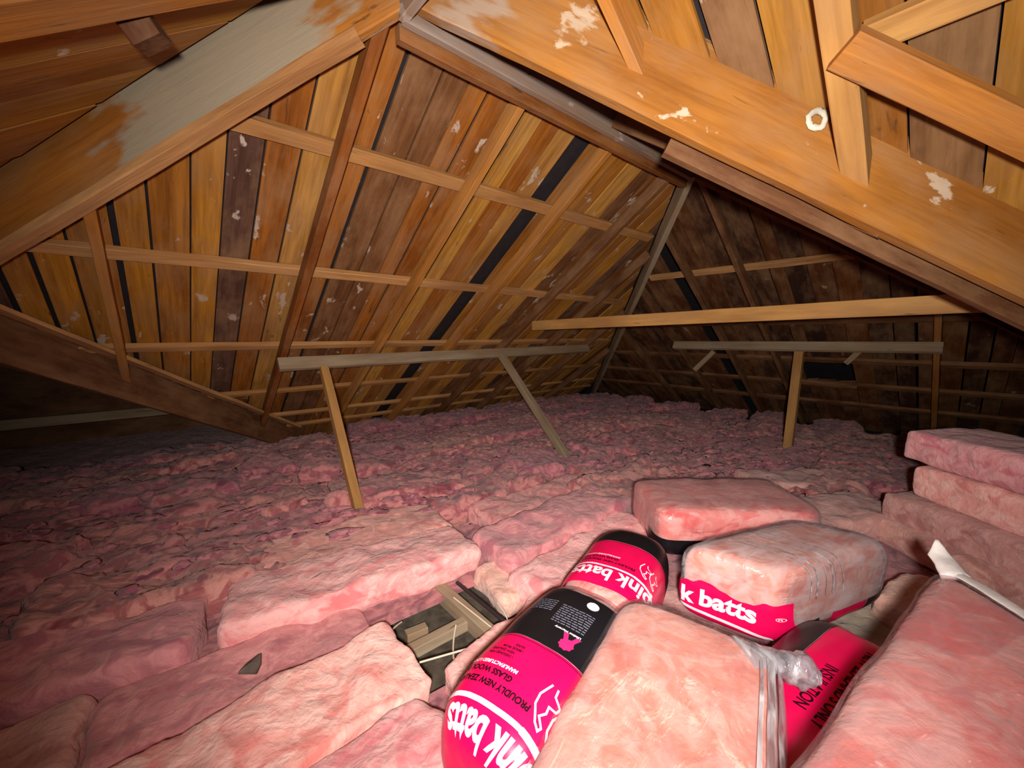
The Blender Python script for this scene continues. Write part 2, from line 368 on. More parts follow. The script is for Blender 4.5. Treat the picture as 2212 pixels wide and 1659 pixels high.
diag('hip_rafter', 0, 4.3, (RE, AP.y, AP.z), (1, -1, -K), .06, .18, .06, 'dark_timber', 'corner rafter hidden behind the tie at far right', 'hip rafter')
diag('valley_rafter', -.15, 3.2, V2, (-1, -1, K), .06, .30, .02, 'dark_timber', 'dark beam rising to the left edge above the black opening', 'valley rafter')
diag('valley_lining', .0, 2.4, (V2.x + .12, V2.y - .16, V2.z + .03), (-1, -1, K), .09, .03, .14, 'batten', 'ragged pale strip lying along the dark beam at lower left', 'strip')

# props, purlins, tie
def prop_strut(p0, p1, label, mat='tan_timber', w=.07, d=.075):
    return tag(beam('strut', p0, p1, w, d, (1, 0, 0), mat), label, 'strut')
tag(beam('purlin', (.86, 4.37, 1.255), (5.62, 4.40, 1.30), .055, .13, (0, .5, .85), 'grey_timber'), 'weathered grey purlin under the far slope, resting on two slanting struts', 'purlin')
prop_strut((1.25, 4.30, 1.20), (1.17, 3.22, -.05), 'pale slanting strut under the left end of the grey purlin', w=.085, d=.075)
prop_strut((3.62, 4.33, 1.24), (3.60, 2.98, -.05), 'pale slanting strut under the middle of the grey purlin', 'grey_timber', .085, .08)
tag(beam('purlin', (6.24, 3.16, 1.37), (6.24, .2, 1.40), .06, .12, (.5, 0, .85), 'grey_timber'), 'grey purlin across the dim end slope, above the dark opening', 'purlin')
prop_strut((6.30, 1.48, 1.38), (6.05, 1.46, .02), 'upright post under the purlin left of the dark opening', 'tan_timber', .10, .09)
tag(beam('strut', (6.45, 2.62, 1.28), (6.35, 2.86, .98), .07, .05, (1, 0, 0), 'grey_timber'), 'short grey offcut hanging below the left end of the dim purlin', 'offcut')
tag(beam('strut', (6.45, .88, 1.37), (6.42, 1.02, 1.18), .06, .04, (1, 0, 0), 'grey_timber'), 'short pale offcut below the dim purlin, above the dark opening', 'offcut')
tag(beam('tie_beam', (3.92, 4.02, 1.66), (3.92, -.95, 1.76), .045, .125, mat='tan_timber'), 'long tan tie beam crossing the right half of the attic', 'tie beam')
tag(beam('tie_beam', (-1.5, 7.3, .50), (.75, 7.3, .50), .06, .12, mat='grey_timber'), 'pale tie beam in the black opening at the left edge', 'tie beam')
tag(beam('strut', (6.0, 4.0, .06), (6.1, 2.6, .05), .06, .06, mat='grey_timber'), 'pale stick lying on the far insulation', 'stick')
tag(beam('packing_block', P4.at(2.00, -.135, .10), P4.at(2.00, -.135, .30), .10, .11, (.6, 1, 0), 'dark_block'), 'dark brown wooden block beside the wide rafter at top left', 'block')
# frame round the dark opening
tag(beam('trim_1', P2.at(1.02, 7.36, .10), P2.at(1.72, 7.36, .10), .05, .07, P2.eb, 'dark_timber'), kind='structure')

# ------------------------------------------------------------------ floor below the insulation
fl = mesh('floor', [(-4, -2.6, -.22), (9, -2.6, -.22), (9, 9.1, -.22), (-4, 9.1, -.22), (-4, -2.6, -.25), (9, -2.6, -.25), (9, 9.1, -.25), (-4, 9.1, -.25)],
          [(0, 1, 2, 3), (7, 6, 5, 4), (0, 4, 5, 1), (1, 5, 6, 2), (2, 6, 7, 3), (3, 7, 4, 0)])
tag(link('floor', fl, 'floor'), kind='structure')
tag(beam('ceiling_joist', (1.25, .6, -.11), (1.25, 2.6, -.11), .07, .10, mat='joist'), 'pale joist at the right side of the gap in the insulation', 'joist')
tag(beam('nogging', (.60, 1.83, -.13), (1.22, 1.80, -.13), .06, .06, mat='joist'), 'short nogging crossing the gap in the insulation', 'nogging')
tag(beam('packing_block', (.93, 1.97, -.17), (1.05, 1.95, -.17), .06, .07, mat='joist'), 'small wood offcut at the bottom of the gap in the insulation', 'block')
def cord(name, pts, r, mat, label, cat):
    cu = bpy.data.curves.new(name, 'CURVE'); cu.dimensions = '3D'; cu.bevel_depth = r; cu.bevel_resolution = 2
    s = cu.splines.new('NURBS'); s.points.add(len(pts) - 1); s.use_endpoint_u = True; s.order_u = 3
    for p, q in zip(s.points, pts): p.co = (*q, 1)
    ob = bpy.data.objects.new(name, cu); COL.objects.link(ob)
    me = bpy.data.meshes.new_from_object(ob.evaluated_get(bpy.context.evaluated_depsgraph_get()))
    bpy.data.objects.remove(ob); me.materials.clear()
    return tag(link(name, me, mat), label, cat)
cord('cable', [(1.33, 2.05, -.045), (1.33, 1.75, -.04), (1.33, 1.35, -.05)], .011, 'cable', 'dark cable along the pale joist in the insulation gap', 'cable')
cord('cord', [(.83, 1.62, -.03), (.95, 1.57, -.025), (1.10, 1.52, -.03)], .005, 'cord', 'cream cord along the near edge of the insulation gap', 'cord')
cord('cord', [(.78, 1.88, -.04), (.84, 1.96, -.06), (.93, 2.02, -.10)], .005, 'cord', 'cream cord at the left corner of the insulation gap', 'cord')
cord('cord', [(.98, 1.55, -.06), (1.05, 1.68, -.10), (1.13, 1.76, -.07)], .005, 'cord', 'cream cord crossing the middle of the insulation gap', 'cord')
cord('cord', [(1.24, 1.95, -.055), (1.25, 1.75, -.055), (1.26, 1.50, -.055), (1.36, 1.56, -.03), (1.38, 1.70, -.02)], .004, 'cord', 'cream cord lying on top of the pale joist', 'cord')

# ------------------------------------------------------------------ glass wool batts
def slab_mesh(name, L, W, T, step, r, amp, sd, sag=0, fine=.5):
    nx, ny, nz = max(3, int(L / step)), max(3, int(W / step)), max(2, int(T / (step * .9)))
    idx, V, F = {}, [], []
    D = (L / 2, W / 2, T / 2); S = Vector((sd * 13.7, sd * 7.1, sd * 3.3))
    def vert(i, j, k):
        key = (i, j, k)
        if key in idx: return idx[key]
        p = Vector(((2 * i / nx - 1) * D[0], (2 * j / ny - 1) * D[1], (2 * k / nz - 1) * D[2]))
        q = Vector([max(-(D[m] - r), min(D[m] - r, p[m])) for m in range(3)]); e = p - q
        n = e.normalized() if e.length > 1e-6 else Vector((0, 0, 1))
        if e.length > 1e-6: p = q + n * r * max(abs(e[0]), abs(e[1]), abs(e[2])) / r
        d = noise.noise(p * 2.3 + S) * .9 + noise.noise(p * 6 + S) * .75 + noise.noise(p * 15 + S) * .40 * fine + noise.noise(p * 34 + S) * .26 * fine
        p = p + n * d * amp + Vector((noise.noise(p * 5 - S), noise.noise(p * 5 + S * 2), 0)) * amp * .9
        p.z -= sag * ((2 * i / nx - 1) ** 2)
        idx[key] = len(V); V.append(p); return idx[key]
    for i in range(nx):
        for j in range(ny):
            F.append((vert(i, j, nz), vert(i + 1, j, nz), vert(i + 1, j + 1, nz), vert(i, j + 1, nz)))
            F.append((vert(i, j + 1, 0), vert(i + 1, j + 1, 0), vert(i + 1, j, 0), vert(i, j, 0)))
    for i in range(nx):
        for k in range(nz):
            F.append((vert(i, 0, k), vert(i + 1, 0, k), vert(i + 1, 0, k + 1), vert(i, 0, k + 1)))
            F.append((vert(i, ny, k + 1), vert(i + 1, ny, k + 1), vert(i + 1, ny, k), vert(i, ny, k)))
    for j in range(ny):
        for k in range(nz):
            F.append((vert(0, j, k + 1), vert(0, j + 1, k + 1), vert(0, j + 1, k), vert(0, j, k)))
            F.append((vert(nx, j, k), vert(nx, j + 1, k), vert(nx, j + 1, k + 1), vert(nx, j, k + 1)))
    return mesh(name, V, F, True)

def batt(cx, cy, ztop, L, W, T, yaw, label, mat='wool', pitch=0, roll=0, step=.026, r=.035, amp=.02, sag=0, group=None, sd=None):
    me = slab_mesh('insulation_batt', L, W, T, step, r, amp, sd or random.random() * 50, sag)
    o = link('insulation_batt', me, mat); o.location = (cx, cy, ztop - T / 2)
    o.rotation_euler = (math.radians(roll), math.radians(pitch), math.radians(yaw))
    return tag(o, label, 'insulation', group)

near = [
 (.17, 1.62, .07, 1.25, .47, .17, 3, 'bright pink batt in the lower left foreground, its corner at the gap', 'wool', 0, 3),
 (.12, 1.16, .05, 1.25, .47, .17, 2, 'pink batt along the bottom edge, left of the upright red pack', 'wool', 0, 0),
 (-.05, .72, .04, 1.2, .47, .17, 0, 'pink batt at the very bottom edge of the frame', 'wool', 0, 0),
 (1.42, 1.33, .02, 1.10, .46, .17, 6, 'pink batt between the gap and the upright red pack', 'wool', 0, 0),
 (.22, 2.12, -.02, 1.1, .44, .15, -6, 'dull pink batt in the trough with a grey scrap on it', 'wool_mid', 0, 0),
 (-.92, 2.25, -.01, 1.15, .46, .15, -7, 'dull batt at the lower left edge of the frame', 'wool_dusty', 0, 0),
 (.88, 2.47, .085, 1.45, .56, .17, -11, 'long raised pink batt behind the gap, its near side showing', 'wool', 0, -3),
 (-.62, 2.73, .06, 1.4, .48, .17, -13, 'rosy batt at left in line with the long raised one', 'wool_mid', 0, 0),
 (2.35, 2.07, .11, 1.5, .50, .17, 1, 'pink batt right of the gap, running away behind the red packs', 'wool_mid', 0, -2),
 (2.22, 1.60, .07, 1.35, .46, .16, 3, 'peach batt beside the far end of the red packs', 'wool', 0, 0),
 (1.74, 1.83, .00, .62, .42, .16, -8, 'short dusty batt at the far corner of the gap', 'wool_dusty', 0, 0),
 (1.05, 2.95, .055, 1.3, .54, .17, -9, 'peach batt lapped round the foot of the left strut', 'wool_mid', 0, 0),
 (2.62, 2.58, .04, 1.3, .46, .16, -3, 'pink batt between the two slanting struts', 'wool_mid', 0, 0),
 (2.75, .36, -.06, .9, .55, .14, 10, 'greyish dusty loose insulation beside the clear pack on its side', 'wool_grey', 0, 0),
 (3.12, .02, .10, .50, .34, .2, -20, 'small peach batt piece beyond the end of the clear side-lying pack', 'wool_dusty', 0, 0),
 (1.95, .9, -.06, .9, .6, .14, 5, 'dull batt hidden under the packs', 'wool_dusty', 0, 0),
 (4.15, .62, .12, 1.0, .5, .2, -30, 'brownish batt behind the clear side-lying pack', 'wool_dusty', 0, 0),
 (4.75, 1.12, .12, .9, .45, .18, -42, 'small peach batt left of the stacked batts, near the post', 'wool_dusty', 0, 0),
]
for a in near:
    cx, cy, zt, L, W, T, yaw, lb, m, pt, rl = a
    batt(cx, cy, zt, L, W, T, yaw, lb, m, pt, rl, step=.02 if cx + cy < 3.6 else .03, r=.045, amp=.032)
# stack of loose batts at right
ST = [(4.12, -.38, .82, 1.25, .62, .24, 'top batt of the stack at the right edge', 'wool'), (4.12, -.44, .57, 1.15, .66, .24, 'second batt of the stack at the right edge', 'wool'),
      (4.10, -.36, .32, 1.3, .72, .22, 'third batt of the stack at the right edge', 'wool_dusty'), (4.08, -.34, .12, 1.35, .8, .2, 'lowest batt of the stack at the right edge', 'wool_dusty')]
for cx, cy, zt, L, W, T, lb, m in ST:
    batt(cx, cy, zt, W, L, T, -40 + random.uniform(-4, 4), lb, m, step=.03, r=.04, amp=.016, sag=.0)
# field of laid batts further off
row = 0; v = -2.4
fixed = [(a[0], a[1], a[3] / 2, a[4] / 2) for a in near]
names_r = ['first', 'second', 'third', 'fourth', 'fifth', 'sixth', 'seventh', 'eighth', 'ninth', 'tenth', 'eleventh', 'twelfth', 'thirteenth', 'fourteenth', 'fifteenth', 'sixteenth', 'seventeenth', 'eighteenth', 'nineteenth', 'twentieth']
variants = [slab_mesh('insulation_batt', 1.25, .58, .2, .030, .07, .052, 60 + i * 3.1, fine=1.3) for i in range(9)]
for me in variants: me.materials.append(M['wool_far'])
FWD2 = Vector((.660, .751)); RT2 = Vector((.751, -.660))
while v < 6.6:
    u = -3.4 + (row % 2) * .5; k = 0
    while u < 8.6:
        cx, cy = u + random.uniform(-.05, .05), v + random.uniform(-.03, .03); u += 1.14
        p = Vector((cx, cy)); F_, R_ = p.dot(FWD2), p.dot(RT2)
        if F_ < .5 or abs(R_) > 1.45 * F_ + .7: continue
        if cy < 2.75 and -1.0 < cx < 3.2 and cy > -.9: continue
        if .2 < cy < 2.75 and cx < 3.4: continue
        if cy < -2.2 or cx > 8.3: continue
        if 3.3 < cx < 4.9 and -1 < cy < .5: continue
        if any(abs(cx - f[0]) < f[2] * .55 + .3 and abs(cy - f[1]) < f[3] * .6 + .1 for f in fixed): continue
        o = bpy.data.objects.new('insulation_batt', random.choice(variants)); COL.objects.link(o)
        far = F_ > 3.4
        o.location = (cx, cy, -.06 + random.uniform(-.05, .05) + (.04 if far else 0))
        o.rotation_euler = (random.uniform(-.09, .09), random.uniform(-.07, .07), math.radians(random.uniform(-24, 12)) + (math.pi if random.random() < .5 else 0))
        k += 1
        side = 'left of' if R_ < -1.5 else ('in front of' if R_ < 0.6 else 'right of')
        tag(o, 'rosy batt in the %s laid row from the bottom, %s from its left end' % (names_r[min(row, 19)], names_r[min(k - 1, 19)]), 'insulation', 'rosy batts laid in rows over the attic floor')
    v += .46; row += 1
# a backing layer of loose wool so no bare floor shows between far batts
def wool_bed(x0, x1, y0, y1, z, label):
    nx, ny = int((x1 - x0) / .12), int((y1 - y0) / .12); V = []; F = []
    for j in range(ny + 1):
        for i in range(nx + 1):
            x = x0 + (x1 - x0) * i / nx; y = y0 + (y1 - y0) * j / ny
            V.append((x, y, z + noise.noise(Vector((x * 3, y * 3, z))) * .03 + noise.noise(Vector((x * 9, y * 9, z))) * .02))
    for j in range(ny):
        for i in range(nx): F.append((j * (nx + 1) + i, j * (nx + 1) + i + 1, (j + 1) * (nx + 1) + i + 1, (j + 1) * (nx + 1) + i))
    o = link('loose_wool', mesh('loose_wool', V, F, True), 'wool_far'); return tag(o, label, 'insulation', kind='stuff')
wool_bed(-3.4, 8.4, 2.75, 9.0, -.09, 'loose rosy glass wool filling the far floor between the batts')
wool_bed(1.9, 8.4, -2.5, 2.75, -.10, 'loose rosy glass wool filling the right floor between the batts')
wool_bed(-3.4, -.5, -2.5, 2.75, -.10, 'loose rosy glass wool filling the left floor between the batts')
wool_bed(-.5, .78, -2.5, 2.75, -.08, 'loose pink glass wool under the near batts at lower left')
wool_bed(.78, 1.9, 2.0, 2.75, -.08, 'loose pink glass wool under the long raised batt')
wool_bed(.78, 1.9, -2.5, 1.5, -.10, 'loose pink glass wool under the packs')
# torn tufts strewn over the far floor
def tufts(n, label):
    R = random.Random(11); V, F = [], []
    bm = bmesh.new(); bmesh.ops.create_icosphere(bm, subdivisions=2, radius=1); bv = [v.co.copy() for v in bm.verts]; bf = [[v.index for v in f.verts] for f in bm.faces]; bm.free()
    for k in range(n):
        u, v = R.uniform(-2.6, 8.0), R.uniform(2.9, 6.1)
        if R.random() < .3: u, v = R.uniform(3.4, 7.9), R.uniform(.6, 3.0)
        a = R.uniform(-.6, .4); sx, sy, sz = R.uniform(.04, .13), R.uniform(.02, .05), R.uniform(.008, .022); o = len(V); sd = Vector((k * .7, 3, 1))
        for p in bv:
            d = 1 + noise.noise(p * 1.7 + sd) * .7; x, y, z = p.x * sx * d, p.y * sy * d, p.z * sz * d
            V.append((u + x * math.cos(a) - y * math.sin(a), v + x * math.sin(a) + y * math.cos(a), .075 + R.random() * 0 + z + .03 * math.sin(k)))
        F += [[i + o for i in f] for f in bf]
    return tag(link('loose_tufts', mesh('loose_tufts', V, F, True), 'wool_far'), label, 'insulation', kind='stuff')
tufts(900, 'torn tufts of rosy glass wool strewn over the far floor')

# ------------------------------------------------------------------ packs of insulation in printed film
class Pack:
    """superquadric pack: local x along its length (near end at -1), y to the left, z up"""
    def __init__(s, name, c, ax, L, W, H, label, p=5.0, q=4.0, wr=.006, cat='insulation pack', pitch=0, roll=0, shear=0, group='packs of insulation in film'):
        s.shear = shear
        s.L, s.W, s.H, s.p, s.q, s.wr = L / 2, W / 2, H / 2, p, q, wr
        s.root = empty(name, c); tag(s.root, label, cat, group)
        s.root.rotation_euler = (math.radians(roll), math.radians(pitch), math.radians(ax))
        s.sd = Vector((c[0] * 9.1, c[1] * 5.3, 2.2))
        n = 240
        tt = [-1 + 2 * i / n for i in range(n + 1)]
        tt = [math.copysign(1 - (1 - abs(t)) ** 2.2, t) for t in tt]
        pts = [(t * s.L, (max(0, 1 - abs(t) ** p)) ** (1 / p) * (s.H + s.W) / 2) for t in tt]
        s.ptab = [0]; 
        for a, b in zip(pts, pts[1:]): s.ptab.append(s.ptab[-1] + math.hypot(b[0] - a[0], b[1] - a[1]))
        s.pt = tt; s.plen = s.ptab[-1]
        cs = []
        for i in range(n + 1):
            a = math.pi / 2 + 2 * math.pi * (i / n - .5)      # starts at the bottom, passes the right side... top at the middle
            c_, s_ = math.cos(a), math.sin(a); k = (abs(c_) ** q + abs(s_) ** q) ** (-1 / q); cs.append((c_ * k, s_ * k))
        # x arc grows towards local +y (left): reverse so that it does
        cs = [(-y, z) for y, z in cs]
        cs = [(-c[0], c[1]) for c in cs]
        s.cs = cs; s.ctab = [0]
        for a, b in zip(cs, cs[1:]): s.ctab.append(s.ctab[-1] + math.hypot((b[0] - a[0]) * s.W, (b[1] - a[1]) * s.H))
        s.clen = s.ctab[-1]
    def _interp(s, tab, vals, x):
        x = max(tab[0], min(tab[-1], x)); i = int(np.searchsorted(tab, x)); i = max(1, min(len(tab) - 1, i))
        f = (x - tab[i - 1]) / max(1e-9, tab[i] - tab[i - 1]); return i, f
    def yat(s, x):
        return float(np.interp(x / s.L, s.pt, s.ptab))
    def pos(s, x, y, off=0):
        """x: arc round the girth from the top centre (+ = left), y: arc from the near pole along the length"""
        i, f = s._interp(s.ptab, None, y); t = s.pt[i - 1] * (1 - f) + s.pt[i] * f
        i, f = s._interp(s.ctab, None, (s.clen / 2 + x) % s.clen)
        a, b = s.cs[i - 1], s.cs[i]; cy, cz = a[0] * (1 - f) + b[0] * f, a[1] * (1 - f) + b[1] * f
        k = (max(0, 1 - abs(t) ** s.p)) ** (1 / s.p)
        return s.raise_(Vector((t * s.L, -cy * k * s.W, cz * k * s.H)), off)
    def end(s, y, z, off=0):
        """point of the near end face above local (y, z)"""
        r = ((abs(y) / s.W) ** s.q + (abs(z) / s.H) ** s.q) ** (1 / s.q); r = min(r, .9999)
        t = (1 - r ** s.p) ** (1 / s.p); return s.raise_(Vector((-t * s.L, y, z)), off)
    def normal(s, v):
        L, W, H, p, q = s.L, s.W, s.H, s.p, s.q
        g = (abs(v.y) / W) ** q + (abs(v.z) / H) ** q; g = max(g, 1e-9)
        return Vector((math.copysign((abs(v.x) / L) ** (p - 1) / L, v.x), math.copysign(g ** (p / q - 1) * (abs(v.y) / W) ** (q - 1) / W, v.y), math.copysign(g ** (p / q - 1) * (abs(v.z) / H) ** (q - 1) / H, v.z))).normalized()
    def raise_(s, v, off):
        n = s.normal(v); q = v * 5 + s.sd
        d = noise.noise(q) * s.wr * 1.6 + noise.noise(Vector((v.x * 9, v.y * 26, v.z * 26)) + s.sd) * s.wr * .55
        v = v + n * (d + off); v.x += s.shear * v.y; return v
    def patch(s, name, x0, x1, y0, y1, mat, off, parent=None, nx=40, ny=40, wavy=0, xf=None, thick=0):
        V = []; F = []
        for j in range(ny + 1):
            for i in range(nx + 1):
                fx = i / nx; x = x0 + (x1 - x0) * fx; wv = wavy * noise.noise(Vector((x * 9, 3, 7)))
                V.append(s.pos(x, y0 + (y1 + wv - y0) * j / ny, off))
        for j in range(ny):
            for i in range(nx):
                a = j * (nx + 1) + i; F.append((a, a + 1, a + nx + 2, a + nx + 1))
        me = mesh(name, V, F, True)
        bm = bmesh.new(); bm.from_mesh(me); bmesh.ops.remove_doubles(bm, verts=bm.verts, dist=1e-5); bmesh.ops.recalc_face_normals(bm, faces=bm.faces); bm.to_mesh(me); bm.free()
        return link(name, me, mat, parent or s.root)
    def shell(s, name, mat, off, nx=80, ny=70):
        return s.patch(name, -s.clen / 2, s.clen / 2, 0, s.plen, mat, off, None, nx, ny)
    def mapped(s, name, me, fn, mat, parent):
        bm = bmesh.new(); bm.from_mesh(me)
        bmesh.ops.triangulate(bm, faces=bm.faces)
        for _ in range(4):
            es = [e for e in bm.edges if e.calc_length() > .028]
            if not es: break
            bmesh.ops.subdivide_edges(bm, edges=es, cuts=1); bmesh.ops.triangulate(bm, faces=[f for f in bm.faces if len(f.verts) > 3])
        for v in bm.verts: v.co = fn(v.co.x, v.co.y)
        out = bpy.data.meshes.new(name); bm.to_mesh(out); bm.free()
        return link(name, out, mat, parent)

def text_mesh(body, size, bold=0.0, squeeze=1.0, align='LEFT', shear=0):
    cu = bpy.data.curves.new('lettering', 'FONT'); cu.body = body; cu.size = size; cu.offset = bold; cu.align_x = align; cu.shear = shear; cu.resolution_u = 4; cu.fill_mode = 'FRONT'
    ob = bpy.data.objects.new('lettering', cu); COL.objects.link(ob)
    me = bpy.data.meshes.new_from_object(ob.evaluated_get(bpy.context.evaluated_depsgraph_get()))
    bpy.data.objects.remove(ob); bpy.data.curves.remove(cu); me.materials.clear()
    for v in me.vertices: v.co.x *= squeeze
    return me
def poly_line(pts, wd):
    """flat stroked polyline in text coordinates"""
    V, F = [], []
    P = [Vector(p) for p in pts]
    for i, p in enumerate(P):
        d0 = (P[i] - P[i - 1]).normalized() if i else (P[1] - P[0]).normalized()
        d1 = (P[i + 1] - P[i]).normalized() if i < len(P) - 1 else d0
        t = (d0 + d1).normalized(); n = Vector((-t.y, t.x)) * wd / 2 / max(.5, t.dot(d1))
        V += [(p.x + n.x, p.y + n.y, 0), (p.x - n.x, p.y - n.y, 0)]
    for i in range(len(P) - 1): F.append((2 * i, 2 * i + 1, 2 * i + 3, 2 * i + 2))
    return mesh('stroke', V, F)
def poly_fill(pts):
    return mesh('shape', [(x, y, 0) for x, y in pts], [tuple(range(len(pts)))])
NZ = [(0, 0), (.02, .06), (.015, .10), (-.02, .15), (-.045, .165), (-.05, .15), (-.02, .125), (-.035, .10), (-.03, .075), (-.06, .07), (-.065, .05), (-.03, .03), (-.025, .0)]

def red_print(pk, xr0, xr1, xb1, xrule, tsize, tl, lines, nz, k=1.0):
    """the printed part of a pack: letters stand with their heads to the near end and read towards the left.
    x.. positions are measured along the pack from its middle, l positions round the girth from the top"""
    half = pk.clen * .36; Y = pk.yat
    red = pk.patch('label', -half, half, Y(xr0), Y(xr1), 'red', .0022, nx=60, ny=50); tag(red, 'crimson printed film')
    blk = pk.patch('black_band', -half, half, Y(xr1) + .003, Y(xb1), 'black', .0022, nx=60, ny=30); tag(blk, 'black printed band')
    pk.patch('band_edge', -half, half, Y(xr1) - .012, Y(xr1) - .009, 'ink', .0034, red, nx=60, ny=2)
    T = lambda l0, y0: (lambda x, y: pk.pos(l0 + x, y0 - y, .0040))
    flat = lambda x, y: pk.pos(x, -y, .0040)
    yr = Y(xrule); yb = yr - .032 * k
    pk.mapped('title', text_mesh('pink batts', tsize, .0042 * k, .84), T(tl, yb), 'white', red)
    pk.mapped('title_mark', text_mesh('\u00ae', .03 * k), T(tl + tsize * 4.05, yb), 'white', red)
    pk.mapped('title_rule', poly_line([(tl + tsize * .9, -yr), (tl + tsize * 4.0, -yr)], .016 * k), flat, 'white', red)
    pk.mapped('title_roof', poly_line([(tl + tsize * .92, -yr), (tl + .02, -yr + .008), (tl - .025 * k, -yr + .05 * k), (tl - .01, -yr + .16 * k)], .02 * k), flat, 'white', red)
    for body, sz, l, x, m in lines:
        pk.mapped('lettering', text_mesh(body, sz, sz * .04, .95), T(l, Y(x)), m, red)
    for a, sc_, d in nz:
        pk.mapped('map_outline', poly_line([(a[1] + x * sc_, -Y(a[0]) + y * sc_) for x, y in NZ[::d]], .0065 * k), flat, 'white', red)
    return red, blk
BZ = .06
# A: red pack, bottom centre
A = Pack('insulation_pack', (1.0, .93, .25), 13, .86, .44, .38, 'crimson and black printed pack at bottom centre, lettering upside down', p=4.0, q=2.8, wr=.004)
A.shell('batts', 'wool_core', -.012, 50, 40); A.shell('film', 'film', 0)
redA, blkA = red_print(A, -.43, -.055, .30, -.334, .13, -.235, [("PROUDLY NEW ZEALAND'S ONLY", .030, -.10, -.268, 'ink'), ('GLASS WOOL INSULATION', .030, .0, -.226, 'ink'), ('MANUFACTURED LOCALLY', .020, .0, -.197, 'white'),
    ('\u2022 DESIGNED FOR', .0145, .05, -.156, 'ink'), ('NEW ZEALAND', .0145, .055, -.138, 'ink'), ('\u2022 MADE FROM', .0145, .03, -.120, 'ink'), ('GLASS', .0145, .035, -.102, 'ink')],
    [((-.17, -.115), .82, 1), ((-.20, -.185), .82, 1)])
# print on the black band of A
def band_print(pk, blk):
    Y = pk.yat
    T = lambda l, x0: (lambda x, y: pk.pos(l + x, Y(x0) - y, .0042))
    R = random.Random(3); flat = lambda x, y: pk.pos(x, -y, .0042)
    def small_print(l0, x0, n, wd):      # lines of print too small to read: broken strokes
        for k in range(n):
            V, F, l, y = [], [], l0, -Y(x0 + k * .0125)
            while l < l0 + wd:
                e = min(l + R.uniform(.008, .026), l0 + wd); o = len(V)
                V += [(l, y, 0), (e, y, 0), (e, y + .0052, 0), (l, y + .0052, 0)]; F.append((o, o + 1, o + 2, o + 3)); l = e + .004
            pk.mapped('small_print', mesh('small_print', V, F), flat, 'grey_ink', blk)
    small_print(-.10, .085, 9, .14); small_print(.065, .13, 6, .11)
    pk.mapped('warranty_line', text_mesh('Lifetime Warranty', .0145, .0005), T(-.10, .062), 'white', blk)
    n = 18; c = (-.07, -Y(.0)); flat = lambda x, y: pk.pos(x, -y, .0042)
    pk.mapped('award_seal', poly_fill([(c[0] + (.026 + .004 * (i % 2)) * math.cos(2 * math.pi * i / n), c[1] + (.026 + .004 * (i % 2)) * math.sin(2 * math.pi * i / n)) for i in range(n)]), flat, 'pink_ink', blk)
    for g in (-1, 1):
        pk.mapped('award_ribbon', poly_fill([(c[0] + g * .003, c[1] - .018), (c[0] + g * .02, c[1] - .016), (c[0] + g * .036, c[1] - .052), (c[0] + g * .026, c[1] - .049), (c[0] + g * .018, c[1] - .057)]), flat, 'pink_ink', blk)
    c2 = (-.065, -Y(.243))
    pk.mapped('white_dot', poly_fill([(c2[0] + .026 * math.cos(t * .3927), c2[1] + .026 * math.sin(t * .3927)) for t in range(16)]), flat, 'white', blk)
band_print(A, blkA)
# B: red pack beyond it
B = Pack('insulation_pack', (1.72, 1.12, .21), 17, .76, .43, .37, 'crimson printed pack with clear near end, lying beyond the upright red one', p=5, q=2.8, wr=.003)
B.shell('batts', 'wool_core', -.012, 50, 40); B.shell('film', 'film', 0)
red_print(B, -.285, .14, .34, -.13, .125, -.235, [("PROUDLY NEW ZEALAND'S ONLY", .024, -.11, -.075, 'ink'), ('GLASS WOOL INSULATION', .024, -.02, -.042, 'ink'), ('MANUFACTURED LOCALLY', .016, -.02, -.02, 'white')],
    [((.02, -.135), .66, 1), ((.01, -.19), .66, 1)], .8)
# C: clear pack on its side
C = Pack('insulation_pack', (2.47, .565, .245), -20, .90, .43, .41, 'clear pack of peach batts on its side, white lettering at its foot', p=8, q=4.5, wr=.005, shear=-.6)
C.shell('batts', 'wool_core', -.014, 60, 50); C.shell('film', 'film_grey', 0)
for k, (y0, y1, m, nm) in enumerate(((.19, .33, 'red', 'red_print'), (.335, .46, 'black', 'black_print'), (.56, .84, 'red', 'red_print'), (.845, 1.05, 'black', 'black_print'))):
    C.patch(nm, -C.clen * .5, -C.clen * .315, y0, y1, m, .002, nx=14, ny=20, wavy=.02)
def end_patch(pk, name, y0, y1, z0, z1, mat, off, wavy=.0, n=40):
    V, F = [], []
    for j in range(n + 1):
        for i in range(n + 1):
            y = y0 + (y1 - y0) * i / n; zt = z1 + wavy * math.sin(y * 22) + wavy * .6 * noise.noise(Vector((y * 30, 1, 2)))
            z = z0 + (zt - z0) * j / n; V.append(pk.end(y, z, off))
    for j in range(n):
        for i in range(n): a = j * (n + 1) + i; F.append((a, a + 1, a + n + 2, a + n + 1))
    return link(name, mesh(name, V, F, True), mat, pk.root)
lc = end_patch(C, 'label', .21, -.21, -.185, .005, 'red', .003, .02)
C.mapped('title', text_mesh('k batts', .12, .0045, .92), lambda x, y: C.end(.17 - x, -.115 + y + .02 * math.sin(x * 7) , .005), 'white', lc)
C.mapped('title_mark', text_mesh('®', .025), lambda x, y: C.end(.16 - .345 - x, -.06 + y, .005), 'white', lc)
C.mapped('title_rule', poly_line([(.19, -.135), (.05, -.142), (-.1, -.150), (-.17, -.16)], .016), lambda x, y: C.end(x, y, .005), 'white', lc)
# D: big clear pack at the front
D = Pack('insulation_pack', (.965, .475, .24), 16, 1.16, .60, .44, 'large clear pack of peach batts at bottom centre right, film tied at its corner', p=9, q=5.5, wr=.006, shear=.06)
D.shell('batts', 'wool_core', -.014, 70, 60); D.shell('film', 'film', 0, 100, 90)
